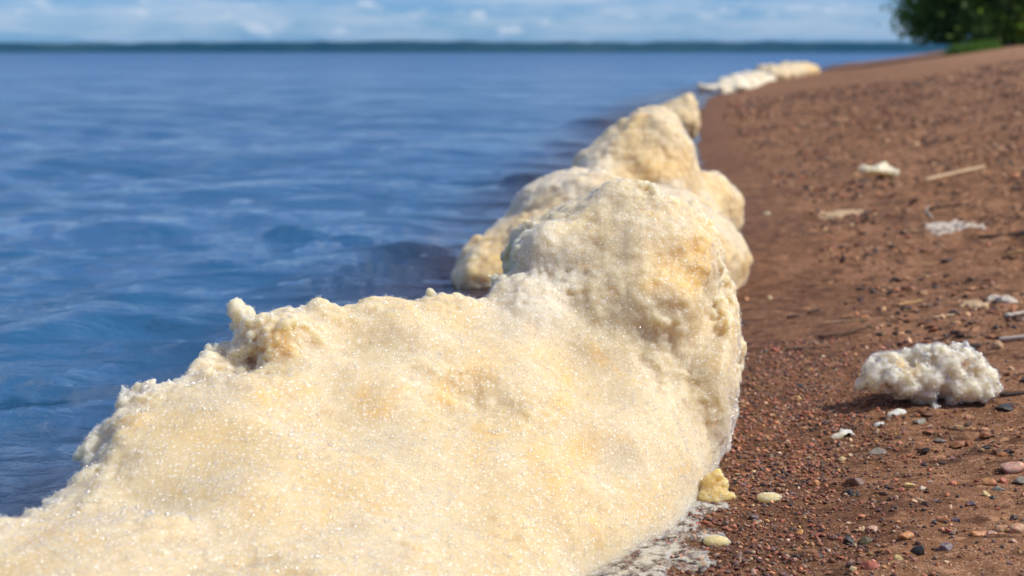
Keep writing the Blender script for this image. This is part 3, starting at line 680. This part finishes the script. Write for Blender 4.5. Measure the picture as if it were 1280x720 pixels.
def scatter(name, x, y, r, sub, seed, label, sink=.25, mat=None, tones=TONES, tw=TW, flat=1.0, kind='stuff'):
    rs = np.random.RandomState(seed); N = len(x); shapes = [stone_shape(sub, seed * 50 + k, 5)[0] for k in range(8)]; f = stone_shape(sub, 1)[1]; nv = len(shapes[0])
    V = np.array(shapes)[rs.randint(0, 8, N)]                       # N, nv, 3
    a = rs.uniform(0, 6.28, N); b = rs.normal(0, .35, N); ca, sa, cb, sb_ = np.cos(a), np.sin(a), np.cos(b), np.sin(b)
    vx, vy, vz = V[..., 0], V[..., 1], V[..., 2] * flat
    vx, vz = vx * cb[:, None] + vz * sb_[:, None], -vx * sb_[:, None] + vz * cb[:, None]
    vx, vy = vx * ca[:, None] - vy * sa[:, None], vx * sa[:, None] + vy * ca[:, None]
    z = beach_z(x, y)
    P = np.stack([vx * r[:, None] + x[:, None], vy * r[:, None] + y[:, None], vz * r[:, None] + (z + r * flat * (.62 - sink) * .9)[:, None]], -1).reshape(-1, 3)
    Fc = (f[None] + (np.arange(N) * nv)[:, None, None]).reshape(-1, 3)
    me = new_mesh(name, P, Fc, False)
    col = tones[rs.choice(len(tones), N, p=tw)] * np.array([1.12, .95, .78]) * rs.uniform(.45, 1.45, (N, 1)); col = np.repeat(np.concatenate([col, np.ones((N, 1))], 1), nv, 0)
    attr(me, 'tone', col, 'FLOAT_COLOR')
    return tag(link(name, me, mat or PEB), label, kind=kind)
rs = np.random.RandomState(21)
def cand(N, y0, y1, dmin, dmax, p=1.0):
    y = (y0 ** p + (y1 ** p - y0 ** p) * rs.rand(N)) ** (1 / p); d = rs.uniform(dmin, dmax, N)
    g = 1.0; return shore_x(y) + d, y
# dense strip of swash gravel beside the heap
x, y = cand(46000, 1.15, 2.9, -.02, .66)
d = inland(x, y); dens = np.exp(-np.maximum(d - .13, 0) / .13) * (1 - .45 * sstep(2.3, 2.9, y)) * (.55 + .9 * vnoise(x * 9, y * 9, 0 * x, 4))
k = (rs.rand(len(x)) < dens) & ~((x < shore_x(y) + .02) & (y > 1.9)); x, y = x[k], y[k]; r = .0010 + .0036 * rs.rand(len(x)) ** 2.0 * (.6 + .8 * vnoise(x * 14, y * 14, 0 * x, 9))
sel = r > .0028
scatter('gravel', x[sel], y[sel], r[sel], 1, 1, 'damp multicoloured gravel in a strip along the foot of the heap')
xs_, ys_, rs_ = x[~sel], y[~sel], r[~sel]
# sparser grains and grit over the rest of the near sand
x, y = cand(26000, 1.2, 5.0, .1, 2.0, .6); d = inland(x, y)
dens = .30 + .7 * sstep(.50, .72, vnoise(x * 5, y * 7, 0 * x, 6)); k = rs.rand(len(x)) < dens
x, y = x[k], y[k]; r = .0009 + .0020 * rs.rand(len(x)) ** 2.5
scatter('grit', np.concatenate([xs_, x]), np.concatenate([ys_, y]), np.concatenate([rs_, r]), 0, 2, 'fine grit and tiny stones over the near sand')
x, y = cand(7000, 1.4, 14.0, .25, 4.5, .4); k = rs.rand(len(x)) < (.25 + .75 * sstep(.45, .7, vnoise(x * 3, y * 4, 0 * x, 8))); x, y = x[k], y[k]
scatter('shingle', x, y, .0020 + .0055 * rs.rand(len(x)) ** 2.6, 1, 3, 'small mixed stones sprinkled across the sand')
# dark crumbs of bark and clods in the wrack band
x, y = cand(85000, 1.9, 18, .30, 5.5, .6); n1 = vnoise(x * 3.2, y * 5, 0 * x, 12); k = rs.rand(len(x)) < sstep(.45, .72, n1) * .9 + .06; x, y = x[k], y[k]
scatter('wrack_crumbs', x, y, (.0024 + .010 * rs.rand(len(x)) ** 2.6) * (1 + y / 10), 0, 4, 'dark crumbs of bark and sand clods in the wrack band', .15,
        tones=np.array([[.04, .025, .018], [.09, .05, .03], [.24, .11, .055], [.36, .17, .08], [.55, .38, .22]]), tw=np.array([.24, .16, .22, .20, .18]), flat=.6)

# single stones one can point at: (x, y in the picture, width px, height/width, tone, name, label)
OR, TAN, BLK, GRY, PUR, PNK, WHT, OCH, RED, BRN, OLV, CRM = ((.55, .27, .13), (.42, .27, .17), (.035, .035, .04), (.22, .21, .20), (.17, .13, .17), (.52, .33, .28), (.70, .60, .54), (.52, .40, .20), (.40, .12, .08), (.13, .065, .045), (.10, .09, .05), (.62, .50, .33))
STONES = [
 (1267, 592, 34, .6, PNK, 'large pink and grey granite stone at the right edge of the sand'),
 (1237, 606, 20, .6, OR, 'orange stone touching the left of the pink granite cluster'),
 (1256, 604, 14, .7, RED, 'small reddish stone in the middle of the granite cluster'),
 (1250, 613, 20, .35, GRY, 'flat pale grey stone at the front of the granite cluster'),
 (1233, 620, 13, .9, OCH, 'upright ochre pebble just left below the granite cluster'),
 (1242, 624, 10, .5, BLK, 'small dark pebble leaning on the upright ochre pebble'),
 (1277, 606, 20, .6, GRY, 'dark grey stone below the pink granite, cut by the picture edge'),
 (1137, 610, 18, .5, OCH, 'greenish yellow stone chip above the shaded tan pebble'),
 (1164, 605, 9, .6, WHT, 'upper of two tiny pinkish white pebbles'),
 (1154, 613, 10, .6, WHT, 'lower of two tiny pinkish white pebbles'),
 (1150, 628, 16, .6, TAN, 'shaded tan pebble below the two pinkish white ones'),
 (1158, 632, 12, .7, BRN, 'dark brown pebble against the shaded tan pebble'),
 (1180, 653, 18, .6, OR, 'orange oval pebble, left one of a pair with a purple pebble'),
 (1196, 653, 14, .8, PUR, 'round purple grey pebble beside the orange oval one'),
 (1168, 655, 8, .7, BLK, 'tiny dark pebble at the left end of the orange and purple pair'),
 (1215, 633, 15, .6, PUR, 'single purple pebble up and right of the orange and purple pair'),
 (1224, 670, 22, .5, OR, 'elongated orange pebble at the left end of the row of tan stones'),
 (1240, 669, 15, .6, PNK, 'peach coloured pebble, second in the row of tan stones'),
 (1253, 665, 22, .75, TAN, 'rounded tan stone, third in the row at the right edge'),
 (1273, 667, 24, .75, TAN, 'brownish rounded stone, last in the row at the right edge'),
 (1268, 679, 14, .5, PNK, 'small dull pink pebble under the row of tan stones'),
 (1150, 694, 20, .8, BLK, 'black angular stone near the bottom of the picture'),
 (1183, 688, 23, .5, PUR, 'flat grey mauve stone right of the black angular one'),
 (1187, 667, 12, .7, RED, 'small dull red pebble above the flat mauve stone'),
 (1134, 674, 22, .5, OR, 'peach orange stone up and left of the black angular one'),
 (1122, 700, 17, .7, OCH, 'yellowish stone left of the black angular one'),
 (1090, 712, 26, .5, RED, 'coral red stone at the bottom edge of the sand'),
 (1067, 715, 14, .8, CRM, 'cream pebble left of the coral red stone'),
 (1077, 695, 8, .8, OR, 'tiny bright orange pebble above the cream one'),
 (1053, 577, 15, .5, CRM, 'pale triangular stone right of the swash gravel'),
 (1064, 560, 7, .8, CRM, 'tiny round cream pebble above the pale triangular stone'),
 (1063, 571, 9, .7, TAN, 'small tan pebble between the cream pebble and the triangular stone'),
 (1020, 607, 14, .6, OR, 'dull orange stone in the gravel left of the big brown one'),
 (1009, 617, 7, .8, CRM, 'tiny cream pebble below the dull orange stone'),
 (1073, 606, 30, .45, BRN, 'big dark reddish brown stone at the edge of the gravel'),
 (1062, 619, 18, .5, BLK, 'black and grey stone below the big brown one'),
 (1062, 655, 9, .4, CRM, 'small white oval pebble above the flat tan one'),
 (1073, 666, 17, .3, TAN, 'thin flat tan stone below the small white oval'),
 (1062, 680, 17, .7, BLK, 'black pebble, left one of a dark pair'),
 (1084, 680, 20, .6, OLV, 'dark olive pebble, right one of a dark pair'),
 (1150, 530, 20, .45, GRY, 'slate grey stone under the front of the lone foam lump'),
 (1162, 536, 12, .6, PNK, 'pinkish pebble right of the slate grey stone'),
 (1258, 514, 27, .35, BLK, 'flat dark grey stone right below the lone foam lump'),
 (1261, 567, 20, .3, BLK, 'thin blackish stone above the pink granite'),
 (1176, 554, 20, .3, GRY, 'thin dark stone with a pale left end, on bare sand'),
 (1097, 568, 26, .35, GRY, 'greenish grey flat stone among small gravel'),
 (969, 439, 10, .9, RED, 'round rust red pebble right of the heap'),
 (957, 440, 10, .5, GRY, 'grey chip touching the rust red pebble'),
 (932, 376, 13, .6, OR, 'blurred orange pebble just right of the heap'),
 (962, 374, 8, .7, CRM, 'blurred peach pebble right of the orange one'),
 (1182, 328, 16, .4, BLK, 'black flat pebble on the sand beyond the lone foam lump'),
 (1136, 387, 10, .6, BLK, 'small black pebble under the yellow chip'),
 (1247, 436, 18, .8, TAN, 'brownish stone under the grey weathered chip'),
 (1000, 485, 12, .5, BLK, 'small black pebble on bare sand between heap and lump'),
 (882, 656, 12, .5, RED, 'bright red pebble in the grey scum'),
 (943, 650, 12, .6, PUR, 'dark purplish pebble in the swash gravel'),
 (1091, 664, 18, .5, PNK, 'pale pink flat stone right of the thin tan one'),
 (1208, 372, 8, .8, BLK, 'small round black pebble on the pale fibre chip'),
]
def stone(px, py, wpx, asp, tone, label, i, group=None):
    g = ground(px, py); D = g[1]; r = wpx / FPX * D / 2 * .98
    v, f = stone_shape(2, 900 + i, 14); v = v / np.abs(v).max(0) * np.array([1, .8, min(asp * 1.1, .9)])
    v = v * (1 + .16 * fbm(v[:, 0], v[:, 1], v[:, 2], .6, 3, i % 9)[:, None])
    me = new_mesh('pebble', v * r, f); c = np.array([tone[0] * 1.08, tone[1] * .97, tone[2] * .80, 1.0]); t = np.tile(c, (len(v), 1)); n = vnoise(v[:, 0] * 3, v[:, 1] * 3, v[:, 2] * 3, i % 11)[:, None]
    t[:, :3] *= .65 + .7 * n; attr(me, 'tone', t, 'FLOAT_COLOR')
    o = link('pebble', me, PEB, None, (g[0], g[1] + r * .4, gz(g[0], g[1] + r * .4) + r * asp * .30)); o.rotation_euler[2] = random.uniform(-.5, .5)
    return tag(o, label, 'pebble', group)
for i, s in enumerate(STONES): stone(*s, i)

# sticks, straw, chips and bark lying on the sand
def stick(name, p1, p2, thick, mat, label, cat, flat=1.0, bend=.06, taper=.6, lift=.6, seed=0, fork=False):
    a, b = ground(*p1), ground(*p2); L_ = np.linalg.norm(b - a); n, k = 14, 8; rs = np.random.RandomState(seed + 5)
    ax = (b - a) / L_; side = np.cross(ax, [0, 0, 1]); side /= np.linalg.norm(side); up = np.cross(side, ax)
    def tube(a, b, th0, th1, seed2):
        L2 = np.linalg.norm(b - a); rr = np.random.RandomState(seed2); V = []; ph = rr.uniform(0, 6)
        for i in range(n):
            t = i / (n - 1); c = a + (b - a) * t + side * math.sin(t * 4 + ph) * bend * L2 * math.sin(math.pi * t) + up * (lift * 1.5 * th0 * max(flat, .5) + .002)
            th = (th0 + (th1 - th0) * t) * (0.85 + .3 * rr.rand()) * (1 if 0 < i < n - 1 else .55)
            for j in range(k):
                q = 2 * math.pi * j / k; V.append(c + side * math.cos(q) * th + up * math.sin(q) * th * flat + ax * rr.normal(0, .3) * th * (i in (0, n - 1)))
        F = [(i * k + j, i * k + (j + 1) % k, (i + 1) * k + (j + 1) % k, (i + 1) * k + j) for i in range(n - 1) for j in range(k)]
        V = V + [a + up * lift * th0, b + up * lift * th0]; na = n * k
        F += [((j + 1) % k, j, na, na) for j in range(k)] + [((n - 1) * k + j, (n - 1) * k + (j + 1) % k, na + 1, na + 1) for j in range(k)]
        return np.array(V), F
    V, F = tube(a, b, thick, thick * taper, seed); parts = [(V, F)]
    if fork:
        c = a + (b - a) * .55; parts.append(tube(c, c + (b - a) * .22 + side * L_ * .12 + up * L_ * .10, thick * .6, thick * .3, seed + 1))
    allV, allF, o_ = [], [], 0
    for V, F in parts: allV.append(V); allF += [tuple(x + o_ for x in f) for f in F]; o_ += len(V)
    V = np.concatenate(allV) - a
    # turn so that the object's x axis runs along the stick (grain follows it)
    ang = math.atan2(ax[1], ax[0]); ca, sa = math.cos(-ang), math.sin(-ang); V = np.stack([V[:, 0] * ca - V[:, 1] * sa, V[:, 0] * sa + V[:, 1] * ca, V[:, 2]], -1)
    me = bpy.data.meshes.new(name); me.from_pydata([tuple(v) for v in V], [], [tuple(dict.fromkeys(f)) for f in allF]); me.update()
    me.polygons.foreach_set('use_smooth', np.ones(len(me.polygons), bool))
    o = link(name, me, mat, None, tuple(a)); o.rotation_euler[2] = ang; tag(o, label, cat); return o
stick('stick', (1156, 228), (1231, 211), .012, STRAW, 'pale straight stick lying on the far sand, upper right', 'stick', .7, .01, .8)
stick('twig', (1162, 263), (1214, 257), .0055, DARK, 'dark bent forked twig below the pale straight stick', 'twig', .8, .09, .5, fork=True, seed=3)
stick('bark_strip', (1086, 259), (1152, 250), .008, BARK, 'long dull brown bark strip left of the dark forked twig', 'bark', .4, .04, .8, seed=5)
stick('wood_chip', (1120, 293), (1156, 289), .008, STRAW, 'short buff chip below the dark forked twig', 'wood chip', .4, .03, .6, seed=9)
stick('twig', (1222, 299), (1290, 294), .005, DARK, 'thin dark twig reaching out at the right edge', 'twig', .9, .03, .7, seed=11)
stick('wood_chip', (1258, 320), (1290, 316), .007, YELW, 'yellowish chip cut by the right edge, below the thin dark twig', 'wood chip', .6, .02, .8, seed=12)
stick('wood_chip', (1123, 383), (1152, 377), .0045, YELW, 'small yellow wood chip lying over a black pebble', 'wood chip', .5, .05, .7, seed=13)
stick('wood_chip', (1166, 399), (1194, 395), .005, STRAW, 'narrow buff chip left of the broad straw-coloured one', 'wood chip', .5, .05, .5, seed=15)
stick('wood_chip', (1256, 398), (1292, 393), .008, PALE, 'cream chip at the right edge above the grey weathered one', 'wood chip', .6, .04, .7, seed=16)
stick('wood_chip', (1249, 428), (1294, 424), .0085, PALE, 'grey white weathered wood chip at the right edge', 'wood chip', .55, .01, .9, seed=17)
stick('bark_piece', (1192, 443), (1226, 436), .012, DARK, 'blackish bark piece right behind the lone foam lump', 'bark', .6, .06, .7, seed=18)
stick('straw', (1026, 405), (1090, 400), .0022, STRAW, 'thin pale straw lying flat between heap and lone lump', 'straw', .7, .02, .8, seed=19)
stick('bark_strip', (982, 440), (1038, 436), .0045, DARK, 'thin dark strip for a shaded sand furrow below the thin pale straw', 'bark', .6, .03, .3, seed=20)  # dark strip added for the shade of a furrow in the sand
stick('bark_strip', (1024, 424), (1086, 413), .0055, BARK, 'rough brown bark strip just below the thin pale straw', 'bark', .7, .08, .6, seed=21)
stick('bark_strip', (1250, 497), (1296, 493), .006, DARK, 'dark bark strip running out right of the lone foam lump', 'bark', .6, .02, .8, seed=22)
stick('twig', (1258, 478), (1292, 466), .0024, BARK, 'thin brown twig slanting at the right edge above the dark bark', 'twig', 1, .08, .6, seed=23)
stick('bark_strip', (1140, 433), (1190, 422), .003, DARK, 'thin dark root line rising behind the lone foam lump', 'bark', .7, .05, .6, seed=24)
stick('twig', (984, 399), (1000, 396), .004, DARK, 'short black twig piece left of the thin pale straw', 'twig', .7, .03, .6, seed=25)
stick('twig', (1010, 393), (1026, 389), .004, DARK, 'short black twig piece touching the left end of the straw', 'twig', .7, .03, .6, seed=26)
stick('twig', (1165, 274), (1160, 258), .003, PALE, 'stub of pale twig sticking up beside the dark forked one', 'twig', 1, .03, .6, seed=27)
stick('straw', (1180, 582), (1201, 577), .0009, DARK, 'fine dark root fibre on the bare sand', 'straw', 1, .05, .6, seed=28)

# ------------------------------------------------------------------ trees and grass on the point
def tree(name, x, y, H, Rc, mat, label, cat, seed, nleaf=9000, leaf=.13, low=.12, droop=0):
    rs = np.random.RandomState(seed); z0 = gz(x, y); root = empty(name, (x, y, z0)); tag(root, label, cat)
    V, F = [], []
    def limb(p, d, L_, r0, r1, n=6):
        pts = [p]; d = np.array(d, float); d /= np.linalg.norm(d)
        for i in range(n):
            d = d + rs.normal(0, .12, 3); d /= np.linalg.norm(d); pts.append(pts[-1] + d * L_ / n)
        base = len(V)
        for i, q in enumerate(pts):
            r = r0 + (r1 - r0) * i / n; s = np.cross(d, [.3, .9, .1]); s /= np.linalg.norm(s); t = np.cross(d, s)
            for j in range(7):
                a = j * 2 * math.pi / 7; V.append(q + (s * math.cos(a) + t * math.sin(a)) * r * (1 + .1 * rs.randn()))
        for i in range(n):
            for j in range(7): F.append((base + i * 7 + j, base + i * 7 + (j + 1) % 7, base + (i + 1) * 7 + (j + 1) % 7, base + (i + 1) * 7 + j))
        return pts
    tr = limb(np.zeros(3), (0, 0, 1), H * .85, H * .028, H * .008, 9)
    me = bpy.data.meshes.new('trunk'); me.from_pydata([tuple(v) for v in V], [], F); link('trunk', me, TRUNK, root)
    tips = []
    nb = 26
    for i in range(nb):
        V, F = [], []
        t = low + (1 - low) * i / nb; p = tr[min(int(t * 9), 8)]; a = i * 2.4 + rs.uniform(-.4, .4)
        prof = math.sin(math.pi * min(.98, .28 + .68 * t)) ** .6
        b = limb(p, (math.cos(a), math.sin(a), .45 - droop * (1 - t)), Rc * prof * rs.uniform(.75, 1.05), H * .009, H * .002)
        me = bpy.data.meshes.new('limb'); me.from_pydata([tuple(v) for v in V], [], F); link('limb', me, TRUNK, root)
        for q in b[2:]: tips.append(q)
        for k in range(3):
            q = b[rs.randint(2, 6)]; tips.append(q + rs.normal(0, .16 * Rc, 3))
    tips = np.array(tips); k = rs.randint(0, len(tips), nleaf)
    spread = (.10 + .10 * rs.rand(len(tips)))[k] * Rc
    c = tips[k] + rs.normal(0, 1, (nleaf, 3)) * spread[:, None] * np.array([1, 1, .7]); c[:, 2] = np.where(c[:, 2] < .25, rs.uniform(.25, 1.6, nleaf), c[:, 2])
    n = rs.normal(0, 1, (nleaf, 3)); n[:, 2] += .8; n /= np.linalg.norm(n, axis=1)[:, None]
    t1 = np.cross(n, rs.normal(0, 1, (nleaf, 3))); t1 /= np.linalg.norm(t1, axis=1)[:, None]; t2 = np.cross(n, t1)
    s = leaf * rs.uniform(.6, 1.3, (nleaf, 1))
    P = np.stack([c - t1 * s, c + t2 * s * .45, c + t1 * s, c - t2 * s * .45], 1).reshape(-1, 3)
    me = new_mesh('crown', P, np.arange(nleaf * 4).reshape(-1, 4), False)
    tone = rs.rand(nleaf); attr(me, 'tone', np.repeat(np.stack([tone, tone, tone, 1 + 0 * tone], 1), 4, 0), 'FLOAT_COLOR')
    cr = link('crown', me, mat, root); cr['kind'] = 'stuff'
    return root
def gx(px, D): return (px - 640) / FPX * D
tree('broadleaf_tree', gx(1212, 50), 50, 6.2, 2.9, LEAF1, 'dark green bushy tree whose crown hangs low over the point', 'tree', 3, 24000, .14, .08, .5)
tree('broadleaf_tree', gx(1262, 54), 54, 7.0, 2.4, LEAF1, 'dark tree with its trunk showing, right of the bushy one', 'tree', 8, 15000, .13, .30, .1)
tree('broadleaf_tree', gx(1296, 48), 48, 5.5, 1.6, LEAF2, 'yellow green tree at the right edge of the picture', 'tree', 9, 7000, .12, .12, .3)
tree('broadleaf_tree', gx(1345, 58), 58, 7.0, 3.0, LEAF1, 'dark green tree beyond the yellow green one', 'tree', 10, 8000, .13, .12, .2)
rs = np.random.RandomState(4); N = 9000
x = gx(1208, 46) + rs.uniform(-.55, .55, N) + rs.normal(0, .08, N); y = 46 + rs.normal(0, .45, N); z = beach_z(x, y); h = rs.uniform(.12, .42, N) * (.6 + .6 * vnoise(x * 2, y, 0 * x, 3)); a = rs.uniform(0, 3.14, N); lx, ly = rs.normal(0, .08, N), rs.normal(0, .08, N); wd = .012
P = np.stack([np.stack([x - wd * np.cos(a), y - wd * np.sin(a), z], -1), np.stack([x + wd * np.cos(a), y + wd * np.sin(a), z], -1), np.stack([x + lx, y + ly, z + h], -1)], 1).reshape(-1, 3)
me = new_mesh('grass', P, np.arange(N * 3).reshape(-1, 3), False); tn = rs.rand(N); attr(me, 'tone', np.repeat(np.stack([tn, tn, tn, 1 + 0 * tn], 1), 3, 0), 'FLOAT_COLOR')
tag(link('grass', me, GRASS), 'bright green grass patch at the foot of the bushy tree', kind='stuff')

# ------------------------------------------------------------------ air over the lake
hb = new_mesh('haze', np.array([(a, b, c) for a in (-12000, 13000) for b in (-300, 9200) for c in (-6.0, 60.0)], float),
              np.array([(0, 1, 3, 2), (4, 6, 7, 5), (0, 4, 5, 1), (2, 3, 7, 6), (0, 2, 6, 4), (1, 5, 7, 3)]), False)
hm = bpy.data.materials.new('haze'); hm.use_nodes = True; t = hm.node_tree; t.nodes.clear()
ho = t.nodes.new('ShaderNodeOutputMaterial'); hv = t.nodes.new('ShaderNodeVolumePrincipled')
hv.inputs['Color'].default_value = (0.06, 0.48, 1.0, 1); hv.inputs['Density'].default_value = 0.00008; hv.inputs['Anisotropy'].default_value = 0.0
t.links.new(hv.outputs[0], ho.inputs['Volume'])
tag(link('haze', hb, hm), 'thin blue haze hanging over the lake', kind='stuff')
